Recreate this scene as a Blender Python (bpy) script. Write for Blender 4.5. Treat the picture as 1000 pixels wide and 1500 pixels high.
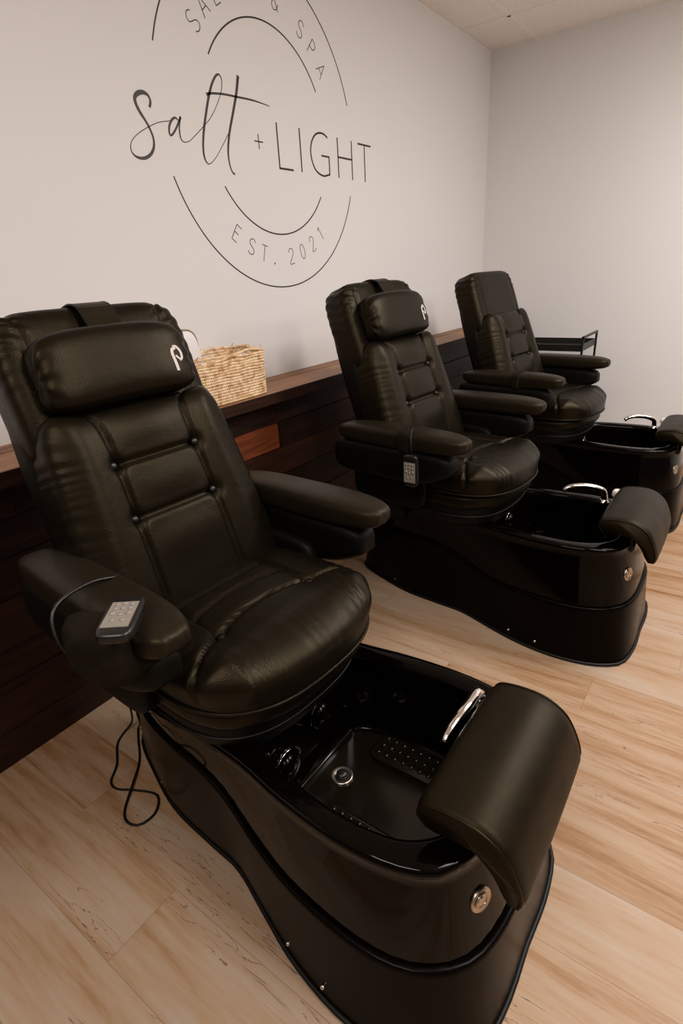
import bpy, bmesh, math, random
from mathutils import Vector, Matrix, noise

random.seed(7)
S = bpy.context.scene
COL = S.collection
for o in list(bpy.data.objects):
    bpy.data.objects.remove(o, do_unlink=True)

# ------------------------------------------------------------------ camera
cam = bpy.data.cameras.new('camera')
cam_o = bpy.data.objects.new('camera', cam)
COL.objects.link(cam_o)
R_ = Vector((0.578813, -0.813544, -0.055874))
U_ = Vector((0.353433, 0.188529, 0.916265))
D_ = Vector((0.734888, 0.550094, -0.396656))
mw = Matrix((R_, U_, -D_)).transposed().to_4x4()
mw.translation = Vector((0, -1.7683, 1.3057))
cam_o.matrix_world = mw
cam.sensor_fit = 'VERTICAL'
cam.sensor_height = 36
cam.lens = 808.44 / 1500 * 36
cam.clip_start = 0.03
S.camera = cam_o

# ------------------------------------------------------------------ exposure, world, lights
S.view_settings.view_transform = 'Standard'
S.view_settings.look = 'None'
S.view_settings.gamma = 1
S.view_settings.use_curve_mapping = False
S.view_settings.exposure = 0.07

w = bpy.data.worlds.new('world')
S.world = w
w.use_nodes = True
w.node_tree.nodes['Background'].inputs[0].default_value = (1.0, 0.92, 0.84, 1)
w.node_tree.nodes['Background'].inputs[1].default_value = 0.11

XF, YN, XN, H = 4.314, -4.6, -2.4, 2.59     # far wall, near wall, left wall, ceiling


def area(name, loc, size, power, color=(1, 1, 1), rot=(0, 0, 0), spread=180):
    l = bpy.data.lights.new(name, 'AREA')
    l.shape = 'RECTANGLE'
    l.size, l.size_y = size
    l.energy = power
    l.color = color
    l.spread = math.radians(spread)
    o = bpy.data.objects.new(name, l)
    o.location = loc
    o.rotation_euler = rot
    COL.objects.link(o)
    return o


area('ceiling_light_right', (2.75, -2.45, H - .02), (.6, 1.2), 52, (1, .965, .94))
area('ceiling_light_middle', (.9, -2.6, H - .02), (.6, 1.2), 38, (1, .965, .94))
area('ceiling_light_left', (-1.0, -1.6, H - .02), (.6, 1.2), 33, (1, .93, .86))


def fill_point(name, loc, power, color):  # unseen fill point, added to brighten the ceiling and upper walls
    l = bpy.data.lights.new(name, 'POINT')
    l.energy = power; l.color = color; l.shadow_soft_size = .16
    o = bpy.data.objects.new(name, l); o.location = loc
    COL.objects.link(o)


fill_point('fill_light_right', (2.95, -2.95, 2.05), 28, (1, .965, .94))
fill_point('fill_light_left', (.7, -3.3, 2.05), 24, (1, .965, .93))


# ------------------------------------------------------------------ materials
def nt(name):
    m = bpy.data.materials.new(name)
    m.use_nodes = True
    t = m.node_tree
    b = t.nodes['Principled BSDF']
    return m, t, b


def lnk(t, a, b):
    t.links.new(a, b)


def simple(name, col, rough=.5, metal=0, spec=.5, coat=0):
    m, t, b = nt(name)
    b.inputs['Base Color'].default_value = (*col, 1)
    b.inputs['Roughness'].default_value = rough
    b.inputs['Metallic'].default_value = metal
    b.inputs['Specular IOR Level'].default_value = spec
    b.inputs['Coat Weight'].default_value = coat
    return m


def N(t, typ, **kw):
    n = t.nodes.new(typ)
    for k, v in kw.items():
        setattr(n, k, v)
    return n


def math_n(t, op, a, b=None, c=None):
    n = N(t, 'ShaderNodeMath', operation=op)
    for i, x in enumerate((a, b, c)):
        if x is None:
            continue
        if isinstance(x, (int, float)):
            n.inputs[i].default_value = x
        else:
            lnk(t, x, n.inputs[i])
    return n.outputs[0]


def ramp(t, fac, stops):
    r = N(t, 'ShaderNodeValToRGB')
    el = r.color_ramp.elements
    while len(el) < len(stops):
        el.new(.5)
    for e, (p, c) in zip(el, stops):
        e.position = p
        e.color = (*c, 1)
    lnk(t, fac, r.inputs[0])
    return r.outputs[0]


def leather(name, col, rough, bump=.25, scale=1.0):
    m, t, b = nt(name)
    tc = N(t, 'ShaderNodeTexCoord')
    n1 = N(t, 'ShaderNodeTexVoronoi'); n1.inputs['Scale'].default_value = 420 * scale
    n2 = N(t, 'ShaderNodeTexNoise'); n2.inputs['Scale'].default_value = 14
    n2.inputs['Detail'].default_value = 5
    for n in (n1, n2):
        lnk(t, tc.outputs['Object'], n.inputs['Vector'])
    mix = math_n(t, 'ADD', math_n(t, 'MULTIPLY', n1.outputs['Distance'], .25), math_n(t, 'MULTIPLY', n2.outputs['Fac'], 2.2))
    bp = N(t, 'ShaderNodeBump'); bp.inputs['Strength'].default_value = bump
    bp.inputs['Distance'].default_value = .004
    lnk(t, mix, bp.inputs['Height']); lnk(t, bp.outputs[0], b.inputs['Normal'])
    r = math_n(t, 'MULTIPLY_ADD', n2.outputs['Fac'], .18, rough - .09)
    lnk(t, r, b.inputs['Roughness'])
    b.inputs['Base Color'].default_value = (*col, 1)
    b.inputs['Specular IOR Level'].default_value = .17
    b.inputs['Specular Tint'].default_value = (1, .78, .48, 1)
    return m


def wall_mat(name, col):
    m, t, b = nt(name)
    tc = N(t, 'ShaderNodeTexCoord')
    n = N(t, 'ShaderNodeTexNoise'); n.inputs['Scale'].default_value = 90; n.inputs['Detail'].default_value = 4
    lnk(t, tc.outputs['Object'], n.inputs['Vector'])
    bp = N(t, 'ShaderNodeBump'); bp.inputs['Strength'].default_value = .12; bp.inputs['Distance'].default_value = .002
    lnk(t, n.outputs['Fac'], bp.inputs['Height']); lnk(t, bp.outputs[0], b.inputs['Normal'])
    b.inputs['Base Color'].default_value = (*col, 1)
    b.inputs['Roughness'].default_value = .75
    b.inputs['Specular IOR Level'].default_value = .25
    return m


def ceiling_mat():
    m, t, b = nt('ceiling_tile')
    tc = N(t, 'ShaderNodeTexCoord')
    n = N(t, 'ShaderNodeTexNoise'); n.inputs['Scale'].default_value = 160; n.inputs['Detail'].default_value = 3
    lnk(t, tc.outputs['Object'], n.inputs['Vector'])
    c = ramp(t, n.outputs['Fac'], [(.38, (.82, .77, .71)), (.55, (.92, .87, .81))])
    lnk(t, c, b.inputs['Base Color'])
    b.inputs['Roughness'].default_value = .9
    return m


def floor_mat():
    m, t, b = nt('vinyl_plank_floor')
    tc = N(t, 'ShaderNodeTexCoord')
    sp = N(t, 'ShaderNodeSeparateXYZ'); lnk(t, tc.outputs['Object'], sp.inputs[0])
    X, Y = sp.outputs[0], sp.outputs[1]
    PW, PL = .18, 1.22
    xs = math_n(t, 'DIVIDE', math_n(t, 'SUBTRACT', X, .055), PW)
    row = math_n(t, 'FLOOR', xs)
    fx = math_n(t, 'FRACT', xs)
    wn = N(t, 'ShaderNodeTexWhiteNoise', noise_dimensions='1D'); lnk(t, row, wn.inputs['W'])
    ys = math_n(t, 'ADD', math_n(t, 'DIVIDE', Y, PL), math_n(t, 'MULTIPLY', wn.outputs['Value'], 5.0))
    fy = math_n(t, 'FRACT', ys)
    idx = math_n(t, 'ADD', math_n(t, 'MULTIPLY', row, 17.3), math_n(t, 'FLOOR', ys))
    wn2 = N(t, 'ShaderNodeTexWhiteNoise', noise_dimensions='1D'); lnk(t, idx, wn2.inputs['W'])
    # grain coordinates: stretched along Y, shifted per plank
    cb = N(t, 'ShaderNodeCombineXYZ')
    lnk(t, math_n(t, 'ADD', math_n(t, 'MULTIPLY', X, 13.0), math_n(t, 'MULTIPLY', wn2.outputs['Value'], 40)), cb.inputs[0])
    lnk(t, math_n(t, 'MULTIPLY', Y, 1.1), cb.inputs[1])
    lnk(t, math_n(t, 'MULTIPLY', idx, 3.1), cb.inputs[2])
    g1 = N(t, 'ShaderNodeTexNoise'); g1.inputs['Scale'].default_value = 1.1; g1.inputs['Detail'].default_value = 6
    g1.inputs['Distortion'].default_value = .6
    g2 = N(t, 'ShaderNodeTexNoise'); g2.inputs['Scale'].default_value = 6.0; g2.inputs['Detail'].default_value = 8
    g2.inputs['Roughness'].default_value = .7
    g3 = N(t, 'ShaderNodeTexNoise'); g3.inputs['Scale'].default_value = 3.2; g3.inputs['Detail'].default_value = 5
    g3.inputs['Distortion'].default_value = .7
    for g in (g1, g2, g3):
        lnk(t, cb.outputs[0], g.inputs['Vector'])
    v = math_n(t, 'ADD', math_n(t, 'MULTIPLY', g1.outputs['Fac'], .62), math_n(t, 'MULTIPLY', g2.outputs['Fac'], .38))
    v = math_n(t, 'ADD', v, math_n(t, 'MULTIPLY_ADD', wn2.outputs['Value'], .14, -.07))
    c = ramp(t, v, [(.30, (.19, .080, .028)), (.40, (.30, .165, .080)), (.50, (.375, .243, .150)), (.66, (.405, .305, .225))])
    # dark cracks: thin iso lines of a distorted noise, only where a mask noise is high
    cr = math_n(t, 'ABSOLUTE', math_n(t, 'SUBTRACT', g3.outputs['Fac'], .5))
    cr = math_n(t, 'LESS_THAN', cr, .006)
    mk = N(t, 'ShaderNodeTexNoise'); mk.inputs['Scale'].default_value = .55; mk.inputs['Detail'].default_value = 1
    lnk(t, cb.outputs[0], mk.inputs['Vector'])
    cr = math_n(t, 'MULTIPLY', cr, math_n(t, 'GREATER_THAN', mk.outputs['Fac'], .60))
    mx = N(t, 'ShaderNodeMix', data_type='RGBA')
    lnk(t, math_n(t, 'MULTIPLY', cr, .75), mx.inputs['Factor'])
    lnk(t, c, mx.inputs['A']); mx.inputs['B'].default_value = (.12, .055, .025, 1)
    # seams
    ex = math_n(t, 'MINIMUM', fx, math_n(t, 'SUBTRACT', 1.0, fx))
    ey = math_n(t, 'MINIMUM', fy, math_n(t, 'SUBTRACT', 1.0, fy))
    sx = math_n(t, 'LESS_THAN', ex, .0055)
    sy = math_n(t, 'LESS_THAN', ey, .0009)
    sm = math_n(t, 'MAXIMUM', sx, sy)
    m2 = N(t, 'ShaderNodeMix', data_type='RGBA')
    lnk(t, math_n(t, 'MULTIPLY', sm, .45), m2.inputs['Factor'])
    lnk(t, mx.outputs['Result'], m2.inputs['A']); m2.inputs['B'].default_value = (.16, .09, .05, 1)
    lnk(t, m2.outputs['Result'], b.inputs['Base Color'])
    b.inputs['Roughness'].default_value = .5
    b.inputs['Specular IOR Level'].default_value = .3
    bp = N(t, 'ShaderNodeBump'); bp.inputs['Strength'].default_value = .15; bp.inputs['Distance'].default_value = .002
    lnk(t, math_n(t, 'SUBTRACT', g2.outputs['Fac'], sm), bp.inputs['Height']); lnk(t, bp.outputs[0], b.inputs['Normal'])
    return m


def wood_mat(name, dark, mid, light, rough=.5):
    """reclaimed plank wood, grain along X; the 'tone' face attribute sets each board's own colour"""
    m, t, b = nt(name)
    tc = N(t, 'ShaderNodeTexCoord')
    at = N(t, 'ShaderNodeAttribute', attribute_name='tone')
    mp = N(t, 'ShaderNodeMapping'); mp.inputs['Scale'].default_value = (1.4, 16, 16)
    lnk(t, tc.outputs['Object'], mp.inputs[0])
    ad = N(t, 'ShaderNodeVectorMath', operation='ADD')
    lnk(t, mp.outputs[0], ad.inputs[0])
    cb = N(t, 'ShaderNodeCombineXYZ'); lnk(t, math_n(t, 'MULTIPLY', at.outputs['Fac'], 90), cb.inputs[0]); lnk(t, cb.outputs[0], ad.inputs[1])
    n = N(t, 'ShaderNodeTexNoise'); n.inputs['Scale'].default_value = 2; n.inputs['Detail'].default_value = 8
    n.inputs['Roughness'].default_value = .65; n.inputs['Distortion'].default_value = .5
    lnk(t, ad.outputs[0], n.inputs['Vector'])
    v = math_n(t, 'ADD', math_n(t, 'MULTIPLY', n.outputs['Fac'], .8), math_n(t, 'MULTIPLY_ADD', at.outputs['Fac'], .6, -.2))
    c = ramp(t, v, [(.25, dark), (.5, mid), (.8, light)])
    lnk(t, c, b.inputs['Base Color'])
    b.inputs['Roughness'].default_value = rough
    b.inputs['Specular IOR Level'].default_value = .3
    bp = N(t, 'ShaderNodeBump'); bp.inputs['Strength'].default_value = .35; bp.inputs['Distance'].default_value = .004
    lnk(t, n.outputs['Fac'], bp.inputs['Height']); lnk(t, bp.outputs[0], b.inputs['Normal'])
    return m


def rope_mat():
    m, t, b = nt('seagrass_rope')
    tc = N(t, 'ShaderNodeTexCoord')
    n = N(t, 'ShaderNodeTexNoise'); n.inputs['Scale'].default_value = 45; n.inputs['Detail'].default_value = 5
    n2 = N(t, 'ShaderNodeTexNoise'); n2.inputs['Scale'].default_value = 260; n2.inputs['Detail'].default_value = 2
    for q in (n, n2):
        lnk(t, tc.outputs['Object'], q.inputs['Vector'])
    v = math_n(t, 'ADD', math_n(t, 'MULTIPLY', n.outputs['Fac'], .6), math_n(t, 'MULTIPLY', n2.outputs['Fac'], .4))
    c = ramp(t, v, [(.34, (.34, .14, .05)), (.44, (.66, .42, .22)), (.58, (.88, .68, .45))])
    lnk(t, c, b.inputs['Base Color'])
    b.inputs['Roughness'].default_value = .8
    return m


M_WALL = wall_mat('wall_paint', (.765, .738, .725))
M_CEIL = ceiling_mat()
M_FLOOR = floor_mat()
M_LEDGE = wood_mat('ledge_wood', (.12, .045, .018), (.30, .135, .06), (.48, .26, .13), .45)
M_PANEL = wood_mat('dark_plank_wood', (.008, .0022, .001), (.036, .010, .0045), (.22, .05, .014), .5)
M_LEATHER = leather('black_leather', (.0055, .0040, .0022), .36)
M_LEATHER2 = leather('footrest_leather', (.0062, .0040, .0018), .44, .12)
M_ARM = leather('armrest_leather', (.012, .0088, .0052), .40, .12)
M_SHELL = simple('black_shell_vinyl', (.003, .0022, .0014), .5, spec=.12)
M_ACRYL = simple('black_gloss_acrylic', (.0012, .0006, .0003), .07, spec=.14)
M_ACRYL_SKIRT = simple('black_satin_acrylic', (.0016, .0008, .0004), .26, spec=.07)
M_BASIN = simple('basin_floor_acrylic', (.006, .004, .002), .16, spec=.5)
M_RUBBER = simple('black_rubber', (.002, .0015, .001), .5, spec=.3)
M_CHROME = simple('chrome', (.85, .80, .76), .08, metal=1)
M_STEEL = simple('brushed_steel', (.55, .47, .40), .3, metal=1)
M_CRYSTAL = simple('clear_knob_acrylic', (.62, .58, .54), .08, spec=.8)
M_THREAD = simple('white_embroidery', (.62, .56, .52), .8)
M_VINYL = simple('wall_decal_vinyl', (.022, .011, .006), .5)
M_CLOTH = leather('black_cloth', (.006, .0045, .003), .8, .3)
M_GREY = simple('remote_faceplate', (.23, .20, .17), .45)
M_GREYD = simple('remote_button', (.27, .24, .21), .5)
M_DARKP = simple('dark_plastic', (.006, .005, .004), .35)
M_ROPE = rope_mat()
M_WHITE = simple('white_pouch', (.78, .74, .74), .55)
M_TAN = simple('tan_trim', (.25, .17, .10), .7)
M_IRON = simple('black_iron', (.006, .004, .003), .45)


# ------------------------------------------------------------------ mesh helpers
def finish(name, verts, faces, mat, parent=None, smooth=True, attr=None):
    me = bpy.data.meshes.new(name)
    me.from_pydata([tuple(v) for v in verts], [], faces)
    me.materials.append(mat)
    me.update()
    bm = bmesh.new(); bm.from_mesh(me)
    bmesh.ops.recalc_face_normals(bm, faces=bm.faces)
    bm.to_mesh(me); bm.free()
    if smooth:
        for p in me.polygons:
            p.use_smooth = True
    if attr:
        a = me.attributes.new('tone', 'FLOAT', 'FACE')
        for i, v in enumerate(attr):
            a.data[i].value = v
    o = bpy.data.objects.new(name, me)
    COL.objects.link(o)
    if parent:
        o.parent = parent
    return o


class MB:
    """collects shapes that make ONE mesh object"""
    def __init__(s):
        s.v = []; s.f = []; s.a = []

    def add(s, vs, fs, tone=0.0):
        n = len(s.v)
        s.v += [Vector(x) for x in vs]
        s.f += [tuple(i + n for i in f) for f in fs]
        s.a += [tone] * len(fs)
        return s

    def box(s, c, h, tone=0.0, xf=None):
        vs = [Vector((c[0] + i * h[0], c[1] + j * h[1], c[2] + k * h[2])) for i in (-1, 1) for j in (-1, 1) for k in (-1, 1)]
        if xf:
            vs = [xf(*v) for v in vs]
        fs = [(0, 1, 3, 2), (4, 6, 7, 5), (0, 4, 5, 1), (2, 3, 7, 6), (0, 2, 6, 4), (1, 5, 7, 3)]
        return s.add(vs, fs, tone)

    def tube(s, pts, r, seg=10, cap=True, closed=False):
        pts = [Vector(p) for p in pts]
        n = len(pts)
        rr = r if isinstance(r, (list, tuple)) else [r] * n
        up = None; vs = []
        for i, p in enumerate(pts):
            a = pts[(i - 1) % n] if (i > 0 or closed) else p
            b = pts[(i + 1) % n] if (i < n - 1 or closed) else p
            d = (b - a).normalized()
            if up is None:
                up = d.orthogonal().normalized()
            up = (up - d * up.dot(d))
            up = up.normalized() if up.length > 1e-6 else d.orthogonal().normalized()
            sd = d.cross(up)
            for k in range(seg):
                th = 2 * math.pi * k / seg
                vs.append(p + (up * math.cos(th) + sd * math.sin(th)) * rr[i])
        fs = []
        m = n if closed else n - 1
        for i in range(m):
            j = (i + 1) % n
            for k in range(seg):
                l = (k + 1) % seg
                fs.append((i * seg + k, i * seg + l, j * seg + l, j * seg + k))
        if cap and not closed:
            fs.append(tuple(range(seg)))
            fs.append(tuple((n - 1) * seg + k for k in range(seg)))
        return s.add(vs, fs)

    def lathe(s, prof, c, axis, seg=24):
        """profile of (radius, height) turned round the axis through c"""
        ax = Vector(axis).normalized(); e1 = ax.orthogonal().normalized(); e2 = ax.cross(e1)
        c = Vector(c); vs = []; fs = []
        for (r, h) in prof:
            for k in range(seg):
                th = 2 * math.pi * k / seg
                vs.append(c + ax * h + (e1 * math.cos(th) + e2 * math.sin(th)) * max(r, 1e-5))
        for i in range(len(prof) - 1):
            for k in range(seg):
                l = (k + 1) % seg
                fs.append((i * seg + k, i * seg + l, (i + 1) * seg + l, (i + 1) * seg + k))
        fs.append(tuple(range(seg))); fs.append(tuple((len(prof) - 1) * seg + k for k in range(seg)))
        return s.add(vs, fs)

    def build(s, name, mat, parent=None, smooth=True, tone=False):
        return finish(name, s.v, s.f, mat, parent, smooth, s.a if tone else None)


def rbox(c, h, n=5, seg=20, fn=None, xf=None):
    """soft rounded block: p-norm ball scaled to half sizes h about c; fn bends it, xf places it"""
    idx = {}; vs = []; fs = []

    def vert(p):
        key = (round(p[0], 5), round(p[1], 5), round(p[2], 5))
        if key in idx:
            return idx[key]
        # even out the grid towards the corners
        q = [math.sin(t * math.pi / 2) * .6 + t * .4 for t in p]
        L = (abs(q[0]) ** n + abs(q[1]) ** n + abs(q[2]) ** n) ** (1 / n)
        q = Vector((q[0] / L, q[1] / L, q[2] / L))
        nr = Vector((abs(q.x) ** (n - 1) * (1 if q.x > 0 else -1) / h[0], abs(q.y) ** (n - 1) * (1 if q.y > 0 else -1) / h[1], abs(q.z) ** (n - 1) * (1 if q.z > 0 else -1) / h[2]))
        if nr.length > 0:
            nr.normalize()
        w_ = Vector((c[0] + q.x * h[0], c[1] + q.y * h[1], c[2] + q.z * h[2]))
        if fn:
            w_ = fn(w_, q, nr)
        if xf:
            w_ = xf(w_.x, w_.y, w_.z)
        idx[key] = len(vs); vs.append(w_)
        return idx[key]
    g = [2 * i / seg - 1 for i in range(seg + 1)]
    for ax in range(3):
        for sg in (-1, 1):
            for i in range(seg):
                for j in range(seg):
                    quad = []
                    for (a, b) in ((i, j), (i + 1, j), (i + 1, j + 1), (i, j + 1)):
                        p = [0, 0, 0]; p[ax] = sg; p[(ax + 1) % 3] = g[a]; p[(ax + 2) % 3] = g[b]
                        quad.append(vert(p))
                    fs.append(tuple(quad))
    return vs, fs


def squarer(z, n, m):
    """widening that turns the n-norm outline into the squarer m-norm one at height z"""
    z = min(abs(z), .995)
    return (1 - z ** m) ** (1 / m) / (1 - z ** n) ** (1 / n)


def catmull(pts, n, closed=False):
    """n points evenly spaced along a Catmull-Rom curve through pts"""
    P = [Vector(p) for p in pts]
    if closed:
        P = [P[-1]] + P + [P[0], P[1]]
    else:
        P = [P[0] * 2 - P[1]] + P + [P[-1] * 2 - P[-2]]
    dense = []
    for i in range(1, len(P) - 2):
        for k in range(12):
            t = k / 12
            a, b, c, d = P[i - 1], P[i], P[i + 1], P[i + 2]
            dense.append(.5 * ((2 * b) + (c - a) * t + (2 * a - 5 * b + 4 * c - d) * t * t + (3 * b - a - 3 * c + d) * t ** 3))
    dense.append(P[-2])
    L = [0]
    for i in range(1, len(dense)):
        L.append(L[-1] + (dense[i] - dense[i - 1]).length)
    out = []; j = 0
    m = n if not closed else n + 1
    for i in range(m):
        tgt = L[-1] * i / (m - 1)
        while j < len(L) - 2 and L[j + 1] < tgt:
            j += 1
        sgm = max(L[j + 1] - L[j], 1e-9)
        out.append(dense[j].lerp(dense[j + 1], min(1, (tgt - L[j]) / sgm)))
    return out[:n]


def thing(name, loc, label, cat, group=None, rz=0):
    o = bpy.data.objects.new(name, None)
    o.empty_display_size = .1
    COL.objects.link(o)
    o.location = loc; o.rotation_euler = (0, 0, rz)
    tag(o, label, cat, group)
    return o


def tag(o, label, cat, group=None):
    o['label'] = label; o['category'] = cat
    if group:
        o['group'] = group
    return o


def struct(o):
    o['kind'] = 'structure'
    return o


# ------------------------------------------------------------------ the room
def plane_box(name, lo, hi, mat, tone=False):
    c = [(a + b) / 2 for a, b in zip(lo, hi)]; h = [(b - a) / 2 for a, b in zip(lo, hi)]
    return struct(MB().box(c, h, .3).build(name, mat, None, False, tone))


plane_box('floor', (XN - .1, YN - .1, -.08), (XF + .1, .1, 0), M_FLOOR)
plane_box('wall_back', (XN - .1, 0, 0), (XF + .1, .1, H), M_WALL)
plane_box('wall_right', (XF, YN, 0), (XF + .1, 0, H), M_WALL)
cb_ = MB().box(((XN + XF) / 2, YN / 2, H + .04), ((XF - XN) / 2 + .1, -YN / 2 + .1, .04))
x = 3.84
while x > XN:
    cb_.box((x, YN / 2, H), (.010, -YN / 2, .004)); x -= .61
y = -.29
while y > YN:
    cb_.box(((XN + XF) / 2, y, H), ((XF - XN) / 2, .010, .004)); y -= .6
struct(cb_.build('ceiling', M_CEIL, None, False))

# plank wainscot under the ledge, boards of uneven length and tone
wm = MB(); zz = 0.0; r_i = 0
rnd = random.Random(3)
hs = [.115, .15, .10, .145, .12, .11, .11]
tones = {5: [(.9, .1), (1.7, .8), (4, .12)], 4: [(1.25, .12), (2.2, .35), (3.1, .1), (4.4, .3)]}
while r_i < len(hs):
    hh = hs[r_i]; z1 = min(zz + hh, .848)
    xx = XN
    if r_i in tones:
        segs = [(XN, .15)] + [(a, b) for a, b in tones[r_i]]
        xs_ = [XN] + [a for a, _ in tones[r_i]][:-1] + [XF]
        ts_ = [b for _, b in tones[r_i]]
        spans = [(xs_[i], xs_[i + 1], ts_[i]) for i in range(len(ts_))]
    else:
        spans = []
        while xx < XF:
            ln = rnd.uniform(.5, 1.4); x1 = min(xx + ln, XF)
            spans.append((xx, x1, rnd.uniform(0, .35))); xx = x1
    for (a, b, tn) in spans:
        yf = -.186 - rnd.uniform(0, .006)
        wm.box(((a + b) / 2, yf / 2 - .0005, (zz + z1) / 2), ((b - a) / 2 - .0012, -yf / 2 - .0005, (z1 - zz) / 2 - .0018), tn)
    zz = z1; r_i += 1
o = wm.build('wainscot', M_PANEL, None, False, True); struct(o); o.name = 'trim_1'
# ledge: two boards side by side on top, and a front edge
lm = MB()
lm.box((.95, -.045, .87), (3.36, .044, .0205), .38)
lm.box((.95, -.179, .869), (3.36, .088, .0205), .55)
o = struct(lm.build('trim_2', M_LEDGE, None, False, True))
fm = MB().box((.95, -.2705, .868), (3.36, .0032, .0205), .25)  # dark strip laid over the ledge face, its shade put into the colour
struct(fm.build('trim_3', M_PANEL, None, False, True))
bv = o.modifiers.new('bevel', 'BEVEL'); bv.width = .0025; bv.segments = 2


# ------------------------------------------------------------------ wall decal
LOGO = {
 'S': ([(1.4431, 1.8421), (1.45, 1.8561), (1.4496, 1.8675), (1.4408, 1.8775), (1.4232, 1.88), (1.4036, 1.8734), (1.3905, 1.8608), (1.3907, 1.8442), (1.4008, 1.8238), (1.4172, 1.8026), (1.4306, 1.7805), (1.4386, 1.755), (1.4348, 1.73), (1.4182, 1.708), (1.3917, 1.6941), (1.3636, 1.6926), (1.3448, 1.7025), (1.3412, 1.7195), (1.3527, 1.7403), (1.3835, 1.7635), (1.429, 1.7869), (1.471, 1.8044), (1.5193, 1.8156)],
       [9, 9, 8, 10, 13, 14, 12, 11, 11, 9, 8, 8, 9, 10, 10, 8, 5, 3.5, 2.5, 2.5, 2.5, 2.5, 2.5]),
 'a': ([(1.5578, 1.8223), (1.5455, 1.8283), (1.5278, 1.8181), (1.5141, 1.7982), (1.5108, 1.7775), (1.5203, 1.775), (1.5416, 1.7951), (1.5627, 1.823), (1.5708, 1.8346)],
       [4, 7, 8, 8, 7, 7, 7, 7, 7]),
 'l': ([(1.5708, 1.8346), (1.5602, 1.8113), (1.5562, 1.7832), (1.5594, 1.766), (1.5734, 1.7597), (1.5985, 1.7674), (1.6322, 1.7905), (1.667, 1.8163), (1.7116, 1.8511), (1.751, 1.8952), (1.782, 1.943), (1.7918, 1.9777), (1.7816, 1.9931), (1.7651, 1.9868), (1.7407, 1.9592), (1.7174, 1.9181), (1.6928, 1.8626), (1.6711, 1.8073), (1.658, 1.7576), (1.6571, 1.7232), (1.6672, 1.7055), (1.6809, 1.7048), (1.7096, 1.7236), (1.7489, 1.7628), (1.7949, 1.8134)],
       [7, 6, 6, 5, 3, 2.5, 2.5, 2.5, 2.5, 2.5, 3, 4, 6, 8, 9, 10, 10, 10, 9, 8, 5, 3, 2.5, 2.5, 3]),
 't': ([(1.8801, 2.0081), (1.8615, 1.9516), (1.8334, 1.8883), (1.8017, 1.8193), (1.7835, 1.7616), (1.7815, 1.7205), (1.7909, 1.6901), (1.8052, 1.6808)],
       [13, 12, 11, 10, 9, 7, 6, 8]),
 'x': ([(1.7066, 1.92), (1.7268, 1.9276), (1.7901, 1.9358), (1.8592, 1.939), (1.9405, 1.9423), (2.0027, 1.9405), (2.0439, 1.9381)],
       [12, 8, 7, 7, 6, 4, 3]),
}
PLUS = [[(1.9351, 1.8075), (1.9854, 1.8076)], [(1.9593, 1.8332), (1.9599, 1.7821)]]
LIGHT = {
 'L': [[(2.0768, 1.888), (2.0768, 1.7262)], [(2.0735, 1.7262), (2.167, 1.7262)]],
 'I': [[(2.225, 1.888), (2.225, 1.7245)]],
 'H': [[(2.505, 1.888), (2.505, 1.7245)], [(2.621, 1.888), (2.621, 1.7245)], [(2.505, 1.81), (2.621, 1.81)]],
 'T': [[(2.735, 1.883), (2.735, 1.7245)], [(2.676, 1.884), (2.795, 1.884)]],
}
G_ = [(2.4279, 1.8771), (2.4003, 1.8882), (2.3661, 1.8883), (2.3321, 1.8747), (2.3058, 1.8438), (2.2963, 1.8056), (2.3068, 1.7659), (2.3334, 1.7364), (2.3814, 1.7229), (2.4296, 1.7314)]


def ribbon(mb, pts, ws, closed=False, th=.0006):
    n = len(pts); vs = []
    for i, p in enumerate(pts):
        a = pts[max(i - 1, 0)]; b = pts[min(i + 1, n - 1)]
        dx, dz = b[0] - a[0], b[1] - a[1]; L = math.hypot(dx, dz) or 1
        nx, nz = -dz / L, dx / L
        w_ = (ws[i] if isinstance(ws, (list, tuple)) else ws) / 2
        for s_ in (-1, 1):
            for y_ in (-.0001, -th):
                vs.append((p[0] + s_ * nx * w_, y_, p[1] + s_ * nz * w_))
    fs = []
    for i in range(n - 1):
        a, b = i * 4, (i + 1) * 4
        fs += [(a + 1, a + 3, b + 3, b + 1), (a, a + 1, b + 1, b), (a + 3, a + 2, b + 2, b + 3)]
    fs += [(0, 1, 3, 2), (4 * n - 4, 4 * n - 3, 4 * n - 1, 4 * n - 2)]
    mb.add(vs, fs)


def smooth_stroke(mb, pts, ws, n=90):
    q = catmull([(p[0], p[1], w_ * .001) for p, w_ in zip(pts, ws)], n)
    ribbon(mb, [(v.x, v.y) for v in q], [v.z for v in q])


decal = thing('wall_logo_decal', (2.0477, 0, 1.8433), 'large round black salon lettering decal stuck on the white wall above the chairs', 'wall decal')
dloc = Vector((-2.0477, 0, -1.8433))


def dbuild(mb, name):
    mb.v = [v + dloc for v in mb.v]
    return mb.build(name, M_VINYL, decal, False)


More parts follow.
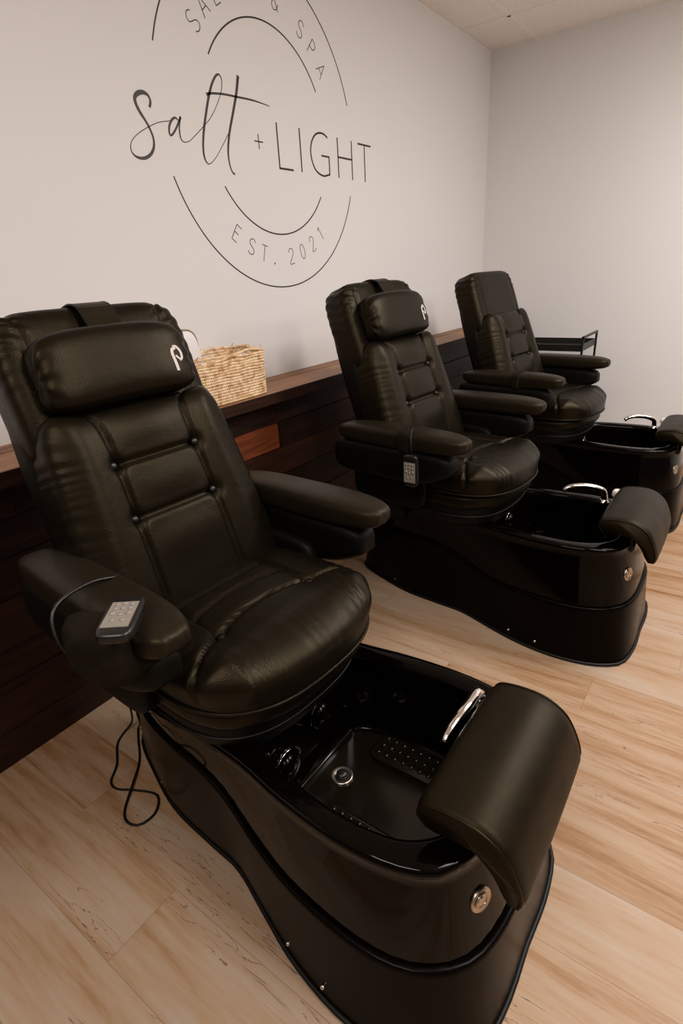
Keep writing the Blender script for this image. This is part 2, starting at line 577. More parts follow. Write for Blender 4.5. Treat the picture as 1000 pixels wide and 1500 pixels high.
mb = MB()
for k, (p_, w_) in LOGO.items():
    smooth_stroke(mb, p_, w_)
dbuild(mb, 'script_lettering')
mb = MB()
for s_ in PLUS:
    ribbon(mb, s_, .0045)
dbuild(mb, 'plus_sign')
for k, st in LIGHT.items():
    mb = MB()
    for s_ in st:
        ribbon(mb, s_, .0078)
    dbuild(mb, 'letter')
mb = MB()
smooth_stroke(mb, G_, [7.8] * len(G_))
ribbon(mb, [(2.4315, 1.728), (2.4325, 1.8025)], .0078)
ribbon(mb, [(2.4362, 1.8022), (2.3743, 1.8022)], .0070)
dbuild(mb, 'letter')
CX, CZ = 2.0477, 1.8433
for nm, R, w_, arcs in (('outer_ring', .580, .0052, ((18.3, 161.2), (-160.6, -19.2))), ('inner_ring', .368, .0055, ((31.9, 147.0), (-145.8, -34.4)))):
    for a0, a1 in arcs:
        mb = MB()
        ribbon(mb, [(CX + R * math.cos(math.radians(a0 + (a1 - a0) * i / 90)), CZ + R * math.sin(math.radians(a0 + (a1 - a0) * i / 90))) for i in range(91)], w_)
        dbuild(mb, nm)

GLY = {
 'S': [[(.82, .86), (.62, .98), (.38, .98), (.18, .84), (.18, .64), (.42, .52), (.66, .44), (.84, .3), (.82, .12), (.6, .01), (.34, .02), (.14, .14)]],
 'A': [[(.08, 0), (.5, 1), (.92, 0)], [(.22, .34), (.78, .34)]],
 'L': [[(.2, 1), (.2, 0), (.8, 0)]],
 'O': [[(.5 + .42 * math.cos(t * .3927), .5 + .5 * math.sin(t * .3927)) for t in range(17)]],
 'N': [[(.15, 0), (.15, 1), (.85, 0), (.85, 1)]],
 '&': [[(.9, .0), (.3, .72), (.34, .92), (.52, 1), (.68, .9), (.66, .72), (.3, .46), (.14, .26), (.26, .04), (.5, 0), (.74, .12), (.86, .38)]],
 'P': [[(.2, 0), (.2, 1), (.6, 1), (.82, .87), (.82, .62), (.6, .48), (.2, .48)]],
 'E': [[(.8, 1), (.2, 1), (.2, 0), (.8, 0)], [(.2, .52), (.7, .52)]],
 'T': [[(.5, 0), (.5, 1)], [(.12, 1), (.88, 1)]],
 '.': [[(.46, .0), (.54, .0), (.54, .07), (.46, .07), (.46, .0)]],
 '2': [[(.18, .76), (.26, .94), (.5, 1), (.74, .92), (.8, .72), (.66, .5), (.16, 0), (.84, 0)]],
 '0': [[(.5 + .32 * math.cos(t * .3927), .5 + .5 * math.sin(t * .3927)) for t in range(17)]],
 '1': [[(.3, .8), (.55, 1), (.55, 0)]],
}


def arc_text(chars, height, width, R, top, name):
    for ch, ang in chars:
        mb = MB()
        a = math.radians(ang)
        rad = Vector((math.cos(a), math.sin(a)))
        upv = rad if top else -rad
        rt = Vector((upv.y, -upv.x))
        c = Vector((CX, CZ)) + rad * R
        for st in GLY[ch]:
            pts = [c + rt * ((p[0] - .5) * width) + upv * ((p[1] - .5) * height) for p in st]
            if len(pts) > 5 and ch not in 'EP.':
                pts = [Vector((q.x, q.y)) for q in catmull([(q.x, q.y, 0) for q in pts], 36)]
                ribbon(mb, [tuple(q) for q in pts], .0031)
            else:
                for q0, q1 in zip(pts[:-1], pts[1:]):
                    ribbon(mb, [tuple(q0), tuple(q1)], .0031)
        dbuild(mb, 'letter')


arc_text([('S', 142), ('A', 132.3), ('L', 122.4), ('O', 112), ('N', 101.5), ('&', 79.5), ('S', 59.5), ('P', 49), ('A', 38)], .064, .048, .458, True, 'curved_lettering')
arc_text([('E', -126.3), ('S', -114.7), ('T', -105.2), ('.', -97.0), ('2', -82.8), ('0', -72.3), ('2', -61.8), ('1', -51.9)], .062, .047, .458, False, 'curved_lettering')


# ------------------------------------------------------------------ pedicure spa chairs
VO = 0.95        # local y = VO - v, v = distance out from the back wall


def gauss(d, s_):
    return math.exp(-(d / s_) ** 2)


def half_ring(pts, n=44):
    """pts (w, v) rear centre -> front centre; returns closed ring of (u, v)"""
    q = catmull([(a, b, 0) for a, b in pts], n)
    q[0].x = 0; q[-1].x = 0
    right = [(p.x, p.y) for p in q]
    left = [(-p.x, p.y) for p in q[1:-1]][::-1]
    return right + left


def loft(mb, rings, cap0=True, cap1=True):
    n = len(rings[0]); vs = []; fs = []
    for r in rings:
        vs += r
    for i in range(len(rings) - 1):
        for k in range(n):
            l = (k + 1) % n
            fs.append((i * n + k, i * n + l, (i + 1) * n + l, (i + 1) * n + k))
    if cap0:
        fs.append(tuple(range(n)))
    if cap1:
        fs.append(tuple((len(rings) - 1) * n + k for k in range(n)))
    mb.add(vs, fs)


FOOT = [(0, .42), (.06, .425), (.10, .47), (.14, .57), (.19, .73), (.207, .90), (.215, 1.0), (.255, 1.12), (.293, 1.24), (.312, 1.37), (.303, 1.48), (.272, 1.560), (.225, 1.605), (.12, 1.622), (0, 1.620)]
SEAM = [(0, .45), (.06, .455), (.10, .50), (.145, .585), (.185, .69), (.208, .82), (.210, .91), (.218, 1.0), (.245, 1.11), (.272, 1.23), (.283, 1.37), (.272, 1.47), (.235, 1.54), (.18, 1.583), (.10, 1.603), (0, 1.607)]
RIM = [(0, .50), (.06, .505), (.11, .54), (.16, .61), (.20, .69), (.224, .79), (.226, .88), (.222, .98), (.228, 1.09), (.245, 1.20), (.254, 1.33), (.246, 1.43), (.222, 1.50), (.185, 1.535), (.10, 1.565), (0, 1.575)]
OPEN = [(0, 1.055), (.10, 1.057), (.16, 1.075), (.188, 1.13), (.198, 1.21), (.207, 1.30), (.203, 1.39), (.18, 1.455), (.13, 1.50), (.06, 1.512), (0, 1.514)]
OPENL = [(0, 1.085), (.09, 1.087), (.14, 1.105), (.165, 1.15), (.175, 1.22), (.182, 1.30), (.178, 1.38), (.158, 1.44), (.11, 1.475), (.05, 1.487), (0, 1.488)]


def spa_chair(xc, yaw, label, logo_pillow, cover, so=0.0):
    root = thing('pedicure_spa_chair', (xc, -VO, 0), label, 'pedicure chair', 'black leather pedicure spa chairs in a row')
    cy, sy = math.cos(yaw), math.sin(yaw)

    def L(u, v, z):                    # fixed base
        return Vector((u, VO - v, z))

    def SW(u, v, z):                   # swivelling seat
        u = u + so
        dv = -(v - .80)
        return Vector((u * cy - dv * sy, VO - .80 + u * sy + dv * cy, z))

    def BK(u, t, s):                   # reclined backrest frame
        return SW(u, .79 - .34 * s + .94 * t, .60 + .94 * s + .34 * t)

    def ring(pts, z, ins=0.0, zf=None):
        r = half_ring(pts); out = []
        n = len(r)
        for i, (u, v) in enumerate(r):
            a = r[(i - 1) % n]; b = r[(i + 1) % n]
            dx, dy = b[0] - a[0], b[1] - a[1]; ln = math.hypot(dx, dy) or 1
            nx, ny = -dy / ln, dx / ln      # inward for this winding
            out.append(L(u + nx * ins, v + ny * ins, (zf(u, v) if zf else z)))
        return out

    def mixp(A, B, t):
        a = half_ring(A); b = half_ring(B)
        return [(p[0] * (1 - t) + q[0] * t, p[1] * (1 - t) + q[1] * t) for p, q in zip(a, b)]

    def seamz(v):                      # seam height: level at the front, climbing to the rear
        t = min(max((1.16 - v) / .35, 0), 1)
        return .205 + .085 * t * t * (3 - 2 * t)

    # skirt
    mb = MB(); rings = []
    fr = half_ring(FOOT); sr = half_ring(SEAM)
    for t in (0, .04, .1, .22, .4, .6, .8, .95, 1.0):
        k = t ** .75
        rings.append([L(p[0] * (1 - k) + q[0] * k, p[1] * (1 - k) + q[1] * k, seamz(q[1]) * t + .004 * (1 - t)) for p, q in zip(fr, sr)])
    n_ = len(sr)

    def inset(r2, ins):
        o_ = []
        m_ = len(r2)
        for i, (u, v) in enumerate(r2):
            a = r2[(i - 1) % m_]; b = r2[(i + 1) % m_]
            dx, dy = b[0] - a[0], b[1] - a[1]; ln = math.hypot(dx, dy) or 1
            o_.append((u - dy / ln * ins, v + dx / ln * ins))
        return o_
    rings.append([L(u, v, seamz(v) + .003) for u, v in inset(sr, .003)])
    rings.append([L(u, v, seamz(v) + .004) for u, v in inset(sr, .014)])
    rings.append([L(u, v, seamz(v) - .006) for u, v in inset(sr, .020)])
    loft(mb, rings, True, True)
    mb.build('skirt', M_ACRYL_SKIRT, root)
    # rubber edging round the foot of the skirt
    mb = MB()
    mb.tube([L(u, v, .006) for u, v in fr], .006, 8, False, True)
    mb.build('floor_trim', M_RUBBER, root)
    for su in (-1, 1):
        for vv in (.66, 1.21, 1.33):
            best = min(fr, key=lambda p: abs(p[1] - vv) + (9 if p[0] * su <= 0 else 0))
            q = L(best[0] * .985, best[1], .035)
            MB().lathe([(.0045, -.004), (.005, .002), (.003, .0045)], q, (su, 0, .2), 10).build('screw', M_CHROME, root)
    # tub shell with rim and open basin
    mb = MB(); rings = []
    rr = half_ring(RIM)
    for t in (0, .06, .3, .6, .85, .94):
        src = [(p[0] * (1 - t) + q[0] * t, p[1] * (1 - t) + q[1] * t) for p, q in zip(inset(sr, .009), inset(rr, .004))]
        rings.append([L(u, v, (seamz(q[1]) - .004) * (1 - t) + .408 * t) for (u, v), q in zip(src, sr)])
    for ins, z in ((-.001, .402), (-.002, .409), (.001, .416), (.007, .419), (.016, .4195)):
        rings.append([L(u, v, z) for u, v in inset(rr, ins)])
    op = half_ring(OPEN); ol = half_ring(OPENL)
    for ins, z in ((-.012, .4190), (-.004, .417), (.0, .412), (.003, .400)):
        rings.append([L(u, v, z) for u, v in inset(op, ins)])
    for t, z in ((.15, .37), (.4, .32), (.65, .27), (.82, .237), (.93, .219), (1.0, .209)):
        rings.append([L(p[0] * (1 - t) + q[0] * t, p[1] * (1 - t) + q[1] * t, z) for p, q in zip(inset(op, .004), ol)])
    rings.append([L(u, v, .205) for u, v in inset(ol, .012)])
    loft(mb, rings, True, True)
    tub = mb.build('tub', M_ACRYL, root)
    mb = MB(); loft(mb, [[L(u, v, .2052) for u, v in inset(ol, .012)], [L(u, v, .2075) for u, v in inset(ol, .014)]])
    mb.build('basin_floor', M_BASIN, root, False)
    # raised massage pads on the basin floor
    for s_ in (-1, 1):
        mb = MB()
        vs, fs = rbox((s_ * .118, 1.30, .212), (.042, .115, .015), 6, 8)
        mb.add([L(*v) for v in vs], fs)
        for i in range(9):
            for j in range(3):
                mb.lathe([(.0062, 0), (.0056, .0035), (.003, .0058)], L(s_ * .118 + (j - 1) * .024, 1.21 + i * .0225, .2255), (0, 0, 1), 8)
        mb.build('foot_massage_pad', M_BASIN, root)
    mb = MB(); mb.box((0, 1.108, .210), (.125, .005, .012), 0, L)
    d = mb.build('basin_step', M_BASIN, root); bv = d.modifiers.new('bevel', 'BEVEL'); bv.width = .004; bv.segments = 2
    # drain
    dr = MB().lathe([(.026, 0), (.027, .005), (.023, .007), (.018, .003)], L(.0, 1.165, .2055), (0, 0, 1), 28).build('drain', M_STEEL, root)
    MB().lathe([(.013, 0), (.014, .008), (.010, .012), (.004, .013)], L(.0, 1.165, .2085), (0, 0, 1), 20).build('drain_plug', M_DARKP, dr)
    # water jets on the rear basin wall
    for (u, z) in ((.035, .335), (-.095, .285)):
        j = MB().lathe([(.037, -.012), (.041, .006), (.037, .013), (.029, .011)], L(u, 1.078, z), (0, -1, .2), 28).build('jet', M_ACRYL, root)
        MB().lathe([(.027, .0), (.026, .016), (.015, .024), (.003, .026)], L(u, 1.078, z), (0, -1, .2), 20).build('jet_nozzle', M_ACRYL, j)
        MB().tube([L(u, 1.078, z) + Vector((math.cos(a) * .039, -.008, math.sin(a) * .039)) for a in [math.pi * (.35 + .8 * i / 14) for i in range(15)]], .0014, 6).build('jet_ring', M_CHROME, j)
    # faucet
    if xc > 1.5:
        sp = [(.178, 1.405, .42), (.178, 1.405, .452), (.172, 1.395, .474), (.155, 1.36, .488), (.135, 1.32, .492), (.118, 1.285, .486), (.108, 1.265, .470)]
    else:
        sp = [(.178, 1.425, .42), (.178, 1.425, .442), (.160, 1.425, .460), (.115, 1.427, .466), (.075, 1.425, .466), (.035, 1.42, .455), (.015, 1.418, .440)]
    fa = MB().tube([L(*p) for p in catmull(sp, 26)], [.013 - .0035 * i / 25 for i in range(26)], 16).build('faucet', M_CHROME, root)
    MB().lathe([(.020, 0), (.021, .008), (.014, .014), (.012, .02)], L(sp[0][0], sp[0][1], .419), (0, 0, 1), 24).build('faucet_base', M_CHROME, fa)
    # valve knob
    kb = MB().lathe([(.014, 0), (.014, .008), (.007, .012), (.007, .030)], L(.190, 1.475 if xc < 1.5 else 1.448, .419), (0, 0, 1), 20).build('valve', M_CHROME, root)
    vs, fs = rbox((.190, 1.475 if xc < 1.5 else 1.448, .464), (.019, .019, .017), 2.6, 8)
    MB().add([L(*v) for v in vs], fs).build('knob', M_CRYSTAL, kb)
    # badge on the front
    nb = Vector((-.36, -.92, .14)).normalized()
    bc = L(-.146, 1.566, .308)
    med = MB().lathe([(.0225, -.006), (.0235, .002), (.0215, .005), (.0195, .0035)], bc, nb, 32).build('badge', M_STEEL, root)
    mb = MB()
    ax = nb.orthogonal().normalized(); ay = nb.cross(ax)
    mb.tube([bc + nb * .0042 + (ax * math.cos(a) + ay * math.sin(a)) * .013 for a in [i * math.pi / 12 for i in range(24)]], .0012, 6, False, True)
    mb.tube([bc + nb * .0042 + ax * (.006 * math.cos(i * .5)) + ay * (.004 * i / 4 - .009) for i in range(9)], .0014, 6)
    mb.build('badge_relief', M_STEEL, med)

    # footrest: arched pad hanging over the front rim
    outer = catmull([(1.475, .445, 0), (1.458, .466, 0), (1.470, .492, 0), (1.52, .503, 0), (1.570, .500, 0), (1.612, .474, 0), (1.636, .430, 0), (1.648, .385, 0), (1.642, .365, 0)], 30)
    inner = catmull([(1.628, .365, 0), (1.616, .382, 0), (1.602, .41, 0), (1.575, .436, 0), (1.53, .448, 0), (1.49, .443, 0)], 14)
    prof = [(p.x, p.y) for p in outer + inner]
    cxv = sum(p[0] for p in prof) / len(prof); czv = sum(p[1] for p in prof) / len(prof)
    mb = MB(); rings = []
    HW = .174
    for i in range(25):
        u = -HW + 2 * HW * i / 24
        e = abs(u) / HW
        k = 1 - .0 * e
        ins = .006 * max(0, (e - .93) / .07) ** 2
        swell = .004 * (1 - e * e)
        rg = []
        for q, (v, z) in enumerate(prof):
            dv, dz = v - cxv, z - czv; ln = math.hypot(dv, dz) or 1
            f_ = (swell if q < 30 else 0) - ins
            rg.append(L(u + .012 * (v - 1.5), v - .004 + dv / ln * f_, z + .008 + dz / ln * f_))
        rings.append(rg)
    loft(mb, rings)
    ft = mb.build('footrest', M_LEATHER2, root)
    for e in (0, -1):
        sg = -1 if e == 0 else 1
        MB().tube([p + Vector((sg * -.002, 0, .001)) for p in rings[e][:30]], .0032, 6).build('piping', M_LEATHER, ft)
    vs, fs = rbox((0, 1.545, .415), (.13, .03, .045), 6, 8)
    MB().add([L(*v) for v in vs], fs).build('footrest_mount', M_ACRYL, root)

    # ---- seat
    def seat_fn(p, q, nr):
        u, v = p.x, p.y - .95
        d = 0.0
        if q.z > -.2:
            vv = p.y
            top = max(0, min(1, (q.z + .2) / .6))
            # side seams, running back from the buttons; front bolster line curving out to the corners
            if vv < 1.0:
                d -= .012 * gauss(abs(u) - .134 - .01 * (1.0 - vv), .0055)
            cv = 1.0 + .055 * max(0, (abs(u) - .134) / .11) ** 1.2 if abs(u) > .134 else 1.0 - .03 * math.cos(u / .134 * math.pi / 2)
            d -= .015 * gauss(vv - cv, .006)
            if abs(u) < .134:
                d -= .010 * gauss(vv - .915 + .022 * math.cos(u / .134 * 1.57), .006)
                d -= .007 * gauss(vv - .845, .006)
            d -= .012 * gauss(math.hypot(abs(u) - .134, vv - 1.0), .018)
            # fullness of the front bolster and the side bolsters
            d += .010 * gauss(vv - 1.085, .055)
            d += .008 * gauss(abs(u) - .20, .035)
            # puckers on the front edge
            if vv > 1.02:
                d += .0016 * math.sin(u * 170 + 3 * math.sin(u * 40)) * min(1, (vv - 1.02) / .08) * (.5 + .5 * noise.noise(Vector((u * 20, vv * 9, 2))))
            if abs(u) > .19:
                d += .0014 * math.sin(vv * 150 + 2 * math.sin(vv * 31))
            d *= top
        # nose narrows and rounds in plan
        k = 1 - .10 * max(0, (p.y - .95) / .23) ** 2
        fr_ = 1 - .10 * (p.x / .25) ** 2 * max(0, (p.y - .95) / .23)
        w_ = p + nr * d
        return Vector((w_.x * k, .95 + (w_.y - .95) * fr_, w_.z - .012 * max(0, (p.y - 1.05) / .13) ** 2))
    vs, fs = rbox((0, .95, .585), (.262, .228, .062), 3.6, 84, seat_fn, SW)
    seat = MB().add(vs, fs).build('seat_cushion', M_LEATHER, root)
    for s_ in (-1, 1):
        b_ = SW(s_ * .134, 1.0, .634)
        MB().lathe([(.009, -.008), (.010, .0), (.008, .004), (.003, .0055)], b_, (0, 0, 1), 16).build('button', M_LEATHER, seat)
    # piping line round the seat and the second roll below
    def plan(k, z, uu=.262, vv=.228, c=.95):
        out = []
        for i in range(64):
            th = 2 * math.pi * i / 64
            cu, cv = math.cos(th), math.sin(th)
            ln = (abs(cu) ** 3.4 + abs(cv) ** 3.4) ** (1 / 3.4)
            a, b = cu / ln * uu * k, cv / ln * vv * k
            a *= 1 - .10 * max(0, b / .23) ** 2
            b *= 1 - .10 * (a / .25) ** 2 if b > 0 else 1
            out.append(SW(a, c + b, z - .008 * max(0, (b - .1) / .13)))
        return out
    MB().tube(plan(1.0, .553), .004, 8, False, True).build('seat_piping', M_LEATHER, seat)

    def roll_fn(p, q, nr):
        k = 1 - .10 * max(0, (p.y - .94) / .22) ** 2
        dd = .0012 * math.sin(p.x * 120) if p.y > 1.05 else 0
        return Vector((p.x * k, .94 + (p.y - .94) * (1 - .10 * (p.x / .25) ** 2), p.z + dd))
    vs, fs = rbox((0, .94, .515), (.250, .222, .040), 3.6, 24, roll_fn, SW)
    MB().add(vs, fs).build('seat_base', M_LEATHER, root)
    # tapering shell between seat and tub deck
    mb = MB(); rings = []
    for z, k in ((.405, .86), (.42, .90), (.45, .95), (.48, .97), (.50, .97)):
        rings.append(plan(k, z, .25, .215, .93 - (1 - k) * .05))
    loft(mb, rings)
    sk = mb.build('seat_pedestal', M_SHELL, root)
    MB().tube(plan(.962, .456, .25, .215, .925), .003, 6, False, True).build('seam', M_RUBBER, sk)

    # ---- armrests
    for s_ in (-1, 1):
        U = .315 * s_ if s_ > 0 or cover == 'band' else -.288
        def arm_fn(p, q, nr):
            t = (p.y - .56) / .54
            z = p.z - .006 * max(0, (.75 - p.y) / .2) ** 2
            wv = .0010 * math.sin(p.x * 260) * max(0, (p.y - 1.03) / .06) if q.z < .6 else 0
            return Vector((U + (p.x - U) * (.88 + .14 * min(1, max(0, t))), p.y + wv, z))
        vs, fs = rbox((U, .826, .756), (.060, .276, .037), 3.5, 34, arm_fn, SW)
        pad = MB().add(vs, fs).build('armrest', M_ARM, root)
        def arm2(p, q, nr):
            if p.z < .65:
                return Vector((p.x, p.y - .10 * max(0, (.65 - p.z) / .06) * max(0, (p.y - .80) / .25), p.z))
            return p
        vs, fs = rbox((U, .79, .662), (.051, .262, .064), 4.5, 18, arm2, SW)
        body = MB().add(vs, fs).build('arm_body', M_SHELL, root)
        vs, fs = rbox((.262 * s_, .74, .565), (.028, .17, .10), 5, 12, None, SW)
        MB().add(vs, fs).build('arm_support', M_SHELL, root)
        # band or cloth cover
        if s_ < 0 and cover == 'band':
            vs, fs = rbox((U, .875, .752), (.0655, .024, .0425), 5, 12, None, SW)
            MB().add(vs, fs).build('armrest_band', M_CLOTH, pad)
        if s_ < 0 and cover == 'cloth':
            def cl(p, q, nr):
                nn = noise.noise(p * 17) * .012 + noise.noise(p * 43) * .005
                return p + nr * nn
            vs, fs = rbox((U - .030, .965, .735), (.080, .085, .058), 3.4, 30, cl, SW)
            MB().add(vs, fs).build('armrest_cover', M_CLOTH, pad)
            MB().tube([SW(*p) for p in catmull([(U - .10, .93, .70), (U - .112, .905, .76), (U - .09, .885, .80), (U - .02, .87, .806), (U + .04, .865, .79)], 20)], .0035, 6).build('elastic', M_DARKP, pad)

    # ---- backrest
    def shell_fn(p, q, nr):
        k = 1 - .06 * max(0, (p.z - .4) / .3)
        return Vector((p.x * k, p.y - .02 * max(0, (.1 - p.z) / .25), p.z))
    vs, fs = rbox((0, -.120, .23), (.243, .058, .47), 5, 20, shell_fn, BK)
    MB().add(vs, fs).build('back_shell', M_SHELL, root)

    def back_fn(p, q, nr):
        u, s0 = p.x, p.z
        d = 0.0
        f_ = max(0, min(1, q.y * 1.6))
        g = 0
        if q.y > 0:
            us = .111 + .012 * (s0 - .3)
            g -= .013 * gauss(abs(u) - us, .0055)
            if abs(u) < us:
                g -= .015 * gauss(s0 - .362, .0055)
                g -= .015 * gauss(s0 - .235, .0055)
                # each square panel swells
                for c0 in (.43, .298, .16):
                    g += .007 * gauss(s0 - c0, .05) * (1 - (u / us) ** 2)
            for sb in (.362, .235):
                g -= .016 * gauss(math.hypot(abs(u) - us, s0 - sb), .016)
            g += .012 * gauss(abs(u) - .175, .04)
            g *= f_
        # gathers on the side bolster
        if abs(u) > .15:
            e = min(1, (abs(u) - .15) / .08) ** 1.5
            g += .0010 * e * math.sin(s0 * 270 + 3.5 * math.sin(s0 * 37) + u * 40) * (.55 + .45 * noise.noise(Vector((u * 8, 3, s0 * 9))))
        k = 1.02 - .13 * max(0, min(1, (s0 - .10) / .38)) ** 1.3
        w_ = p + nr * (d + g)
        return Vector((w_.x * k * squarer(q.z, 5.6, 11), w_.y, w_.z))
    vs, fs = rbox((0, -.062, .235), (.256, .080, .257), 5.6, 96, back_fn, BK)
    bk = MB().add(vs, fs).build('backrest', M_LEATHER, root)
    for s_ in (-1, 1):
        for sb in (.362, .235):
            p0 = BK(s_ * .111, .002, sb)
            n0 = (BK(0, 1, 0) - BK(0, 0, 0))
            MB().lathe([(.009, -.012), (.0105, .0), (.008, .006), (.003, .008)], p0, n0, 16).build('button', M_DARKP, bk)

    def head_fn(p, q, nr):
        g = 0
        ea = math.atan2(p.z - .60, abs(p.x))
        cor = max(0, min(1, (math.hypot(p.x / .23, (p.z - .553) / .17) - .90) / .22))
        if p.z > .56:
            g += .0016 * cor * math.sin(ea * 46 + 1.7 * math.sin(p.y * 60)) * min(1, max(0, (abs(p.x) - .14) / .04))
        if q.y > 0:
            g -= .005 * gauss(abs(p.x) - .175, .006) * min(1, q.y * 2)
        w_ = p + nr * g
        k = 1 - .04 * max(0, (p.z - .6) / .14)
        return Vector((w_.x * k * squarer(q.z, 5.5, 6.5), w_.y, w_.z))
    vs, fs = rbox((0, -.098, .553), (.238, .072, .180), 5.5, 48, head_fn, BK)
    head = MB().add(vs, fs).build('headrest', M_LEATHER, root)

    if logo_pillow:
        pc, ph, pn = (-.011, .000, .579), (.183, .052, .085), 3.9
        def pil(p, q, nr):
            e = max(0, (abs(q.x) - .8) / .2)
            g = .0024 * e * math.sin(math.atan2(q.z, q.y) * 11)
            w_ = p + nr * g + Vector((0, 0, -.012 * q.x * q.x))
            return Vector((pc[0] + (w_.x - pc[0]) * squarer(q.z, 3.9, 5.5), w_.y, w_.z))
        vs, fs = rbox(pc, ph, pn, 34, pil, BK)
        pw = MB().add(vs, fs).build('neck_pillow', M_LEATHER, root)
        # strap over the top of the headrest
        path = catmull([(.015, .645, 0), (-.003, .680, 0), (-.015, .712, 0), (-.045, .732, 0), (-.098, .737, 0), (-.150, .730, 0), (-.176, .700, 0), (-.180, .60, 0)], 30)
        mb = MB(); rings = []
        for i, p in enumerate(path):
            a = path[max(i - 1, 0)]; b = path[min(i + 1, 29)]
            tx, ty = b.x - a.x, b.y - a.y; ln = math.hypot(tx, ty)
            nx, ny = -ty / ln, tx / ln
            rings.append([BK(su * .040, p.x + nx * o_ * -.0035, p.y + ny * o_ * -.0035) for su, o_ in ((-1, 0), (-1, 1), (1, 1), (1, 0))])
        loft(mb, rings)
        st = mb.build('strap', M_ARM, pw, False)
        for su in (-1, 1):
            MB().tube([BK(su * .040, p.x, p.y + .002) for p in path], .0026, 6).build('strap_edge', M_RUBBER, st)
        # embroidered letter mark, lying on the pillow's face
        def face(u, s0):
            x_ = abs((u - pc[0]) / ph[0]); z_ = abs((s0 - pc[2]) / ph[2])
            y_ = max(0, 1 - x_ ** pn - z_ ** pn) ** (1 / pn)
            return BK(u, pc[1] + y_ * ph[1] + .0012, s0 - .012 * x_ * x_)
        mb = MB()
        def mark(pts, ws, n=26):
            q = catmull([(a, b, w_) for (a, b), w_ in zip(pts, ws)], n)
            vs_ = []; fs_ = []
            for i, p in enumerate(q):
                a = q[max(i - 1, 0)]; b = q[min(i + 1, n - 1)]
                dx, dy = b.x - a.x, b.y - a.y; ln = math.hypot(dx, dy) or 1
                for sg in (-1, 1):
                    vs_.append(face(p.x - dy / ln * p.z * sg, p.y + dx / ln * p.z * sg))
            for i in range(n - 1):
                fs_.append((2 * i, 2 * i + 1, 2 * i + 3, 2 * i + 2))
            mb.add(vs_, fs_)
        lx, ls = .117, .568
        mark([(lx - .006, ls - .033), (lx - .007, ls - .010), (lx - .008, ls + .008), (lx - .004, ls + .018), (lx + .006, ls + .021)], [.0042, .0042, .0042, .0038, .0025])
        mark([(lx - .001, ls + .026), (lx + .010, ls + .024), (lx + .018, ls + .012), (lx + .016, ls - .002), (lx + .008, ls - .010)], [.0015, .0032, .0038, .0032, .001])
        mark([(lx + .000, ls + .003), (lx + .005, ls - .002), (lx + .010, ls - .006)], [.0028, .0028, .0028], 6)
        mb.build('letter_mark', M_THREAD, pw, False)
    return root, SW


c1, SW1 = spa_chair(.745, math.radians(-3.5), 'large black leather pedicure spa chair nearest the camera, white mark on its neck pillow', True, 'cloth')
c2, SW2 = spa_chair(2.025, math.radians(-5), 'middle black pedicure spa chair with neck pillow and remote hanging from its armrest', True, 'band', -.03)
c3, SW3 = spa_chair(3.23, math.radians(-7), 'farthest black pedicure spa chair by the corner, without a neck pillow', False, 'band', -.06)


# ------------------------------------------------------------------ remote controls
def make_remote(loc, rot, label):
    r = thing('remote_control', loc, label, 'remote control', None)
    r.rotation_euler = rot
    vs, fs = rbox((0, 0, .012), (.030, .058, .012), 4.5, 12)
    MB().add(vs, fs).build('casing', M_DARKP, r)
    mb = MB().box((0, -.004, .0240), (.0215, .036, .0008))
    fp = mb.build('faceplate', M_GREY, r, False)
    for i, (x_, y_) in enumerate([(-.012, .024), (0, .026), (.012, .024), (-.012, .012), (0, .012), (.012, .012), (-.013, -.002), (.013, -.002), (0, -.006), (-.008, -.022), (.008, -.022)]):
        MB().lathe([(.0040 if i not in (6, 7) else .0052, 0), (.0036 if i not in (6, 7) else .0048, .0014)], (x_, y_, .0247), (0, 0, 1), 12).build('button', M_GREYD, fp)
    return r


# on the cloth cover of the near chair
r1 = make_remote((.390, -1.020, .800), (math.radians(0), math.radians(2), math.radians(-50)), 'black handheld remote with grey button plate lying on the nearest armrest')
floor_path = [(.500, -.80, .60), (.522, -.70, .431), (.595, -.55, .27), (.644, -.45, .14), (.672, -.38, .03), (.645, -.37, .004), (.602, -.395, .004), (.554, -.464, .004), (.508, -.503, .004), (.503, -.540, .004), (.530, -.59, .004), (.553, -.655, .004), (.516, -.697, .004), (.470, -.692, .004), (.456, -.656, .004), (.475, -.618, .004), (.536, -.569, .009), (.600, -.510, .004), (.650, -.435, .004), (.676, -.40, .01), (.661, -.45, .067), (.610, -.55, .20), (.545, -.69, .38), (.52, -.78, .60)]
cd = MB().tube(catmull(floor_path, 150), .0032, 8).build('power_cord', M_RUBBER)
tag(cd, 'thin black cord trailing under the nearest armrest and looping on the wood floor', 'cord')
# hanging from the middle chair's armrest
r2 = make_remote((1.600, -.890, .668), Matrix(((0, 0, -1), (-1, 0, 0), (0, 1, 0))).to_euler(), 'small remote dangling from the armrest of the middle chair')
cd2 = MB().tube(catmull([(1.640, -.875, .802), (1.612, -.878, .800), (1.598, -.884, .780), (1.590, -.889, .755), (1.588, -.890, .726)], 20), .003, 8).build('cord', M_RUBBER, None)
cd2.parent = r2
cd2.matrix_parent_inverse = Matrix.LocRotScale(r2.location, r2.rotation_euler, None).inverted()


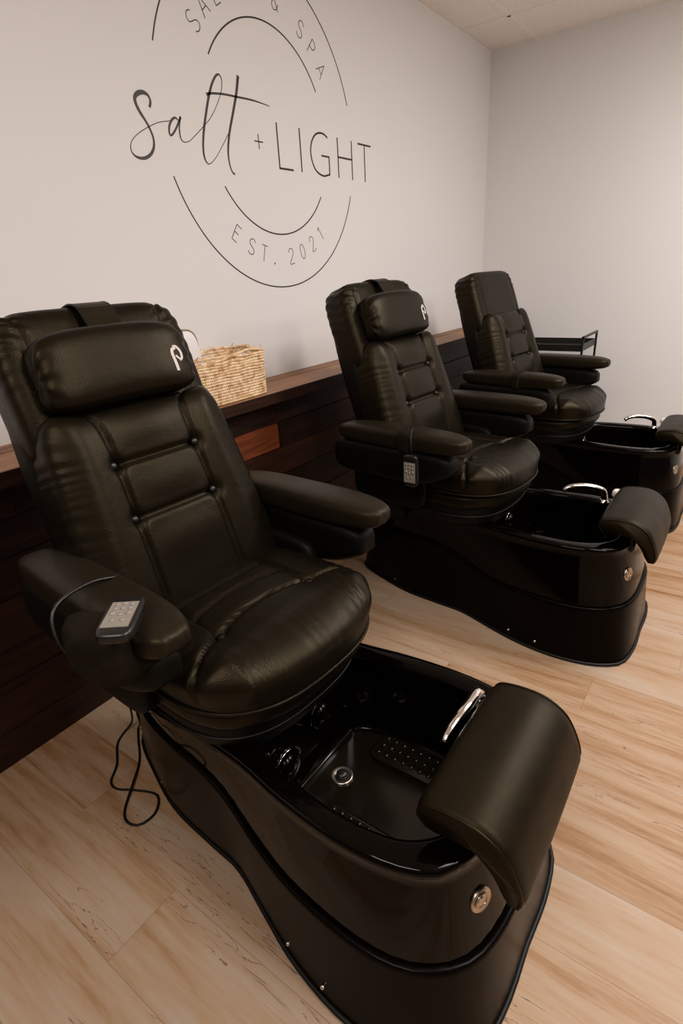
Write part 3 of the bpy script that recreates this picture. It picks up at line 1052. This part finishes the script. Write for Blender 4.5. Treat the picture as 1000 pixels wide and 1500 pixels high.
# ------------------------------------------------------------------ basket on the ledge
bx0, bx1, by0, by1, bz = 1.205, 1.605, -.255, -.055, .8905
bk = thing('woven_basket', ((bx0 + bx1) / 2, (by0 + by1) / 2, bz), 'rectangular woven seagrass basket standing on the wooden ledge', 'basket')
BL = Vector(((bx0 + bx1) / 2, (by0 + by1) / 2, bz))
mb = MB()
rg = random.Random(5)
NR = 17
for k in range(NR):
    z = .006 + k * .0102
    hx, hy = (bx1 - bx0) / 2 - .004, (by1 - by0) / 2 - .004
    base = []
    for i in range(120):
        th = 2 * math.pi * i / 120
        c_, s_ = math.cos(th), math.sin(th)
        ln = (abs(c_) ** 9 + abs(s_) ** 9) ** (1 / 9)
        sag = .006 * noise.noise(Vector((c_ * 3, s_ * 3, k * .35 + 5)))
        flare = 1 + .03 * k / NR
        zz_ = z + sag * k / NR + (.008 * noise.noise(Vector((th * 2.0, k, 1))) if k > NR - 4 else 0)
        base.append(Vector((c_ / ln * hx * flare, s_ / ln * hy * flare, max(zz_, .0065))))
    # resample evenly, then two twisted strands
    P = catmull(base, 260, True)
    for ph in (0, math.pi):
        pts = []
        for i, p in enumerate(P):
            a = i / 260 * 2 * math.pi * 52 + ph + k * .8
            out = Vector((p.x, p.y, 0)).normalized()
            pts.append(p + out * .0026 * math.cos(a) + Vector((0, 0, .0026 * math.sin(a))))
        mb.tube(pts, .0034 + .0006 * rg.random(), 5, False, True)
mb.build('woven_wall', M_ROPE, bk)
MB().box((0, 0, .004), ((bx1 - bx0) / 2 - .012, (by1 - by0) / 2 - .012, .003)).build('basket_floor', M_ROPE, bk, False)
# loose fibres along the top edge
mb = MB()
for i in range(46):
    th = rg.uniform(0, 2 * math.pi); c_, s_ = math.cos(th), math.sin(th)
    ln = (abs(c_) ** 9 + abs(s_) ** 9) ** (1 / 9)
    p = Vector((c_ / ln * .198, s_ / ln * .1, .174))
    d_ = Vector((rg.uniform(-1, 1), rg.uniform(-.4, .4), rg.uniform(0, .35))) * .03
    mb.tube([p, p + d_ * .5 + Vector((0, 0, .004)), p + d_], .0012, 4)
mb.build('frayed_fibres', M_ROPE, bk)

# white pouch standing in the basket
pk = thing('white_pouch', (1.300, -.150, .8975), 'white round-topped pouch with tan edge standing in the woven basket', 'pouch')
def pouch_fn(p, q, nr):
    k = 1 - .18 * max(0, (p.z - .15) / .1)
    return Vector((p.x * k, p.y, p.z))
vs, fs = rbox((0, 0, .127), (.068, .022, .127), 4, 16, pouch_fn)
MB().add(vs, fs).build('pouch_body', M_WHITE, pk)
MB().tube(catmull([(.066, .0, .12), (.066, .0, .19), (.058, 0, .232), (.038, 0, .252), (.005, 0, .257), (-.03, 0, .254)], 30), .0035, 8).build('pouch_trim', M_TAN, pk)

# ------------------------------------------------------------------ black cart beyond the farthest chair
CXc, CYc = 3.86, -.70
ct = thing('tray_cart', (CXc, CYc, 0), 'black metal tray cart standing behind the farthest chair', 'cart')
hw, hl = .17, .215
for z_ in (.785, .50, .20):
    mb = MB()
    mb.box((0, 0, z_), (hw, hl, .003))
    for s_ in (-1, 1):
        mb.box((s_ * hw, 0, z_ + .016), (.003, hl, .020))
        mb.box((0, s_ * hl, z_ + .016), (hw, .003, .020))
    mb.build('tray', M_IRON, ct, False)
for sx in (-1, 1):
    for sy_ in (-1, 1):
        MB().box((sx * (hw + .004), sy_ * (hl + .004), .455), (.006, .006, .415)).build('post', M_IRON, ct, False)
        MB().lathe([(.022, -.008), (.026, -.003), (.026, .003), (.022, .008)], (sx * (hw + .004), sy_ * (hl + .004), .026), (1, 0, 0), 16).build('caster', M_RUBBER, ct)
for sy_ in (-1, 1):
    MB().box((0, sy_ * (hl + .004), .864), (hw + .010, .006, .006)).build('handle', M_IRON, ct, False)
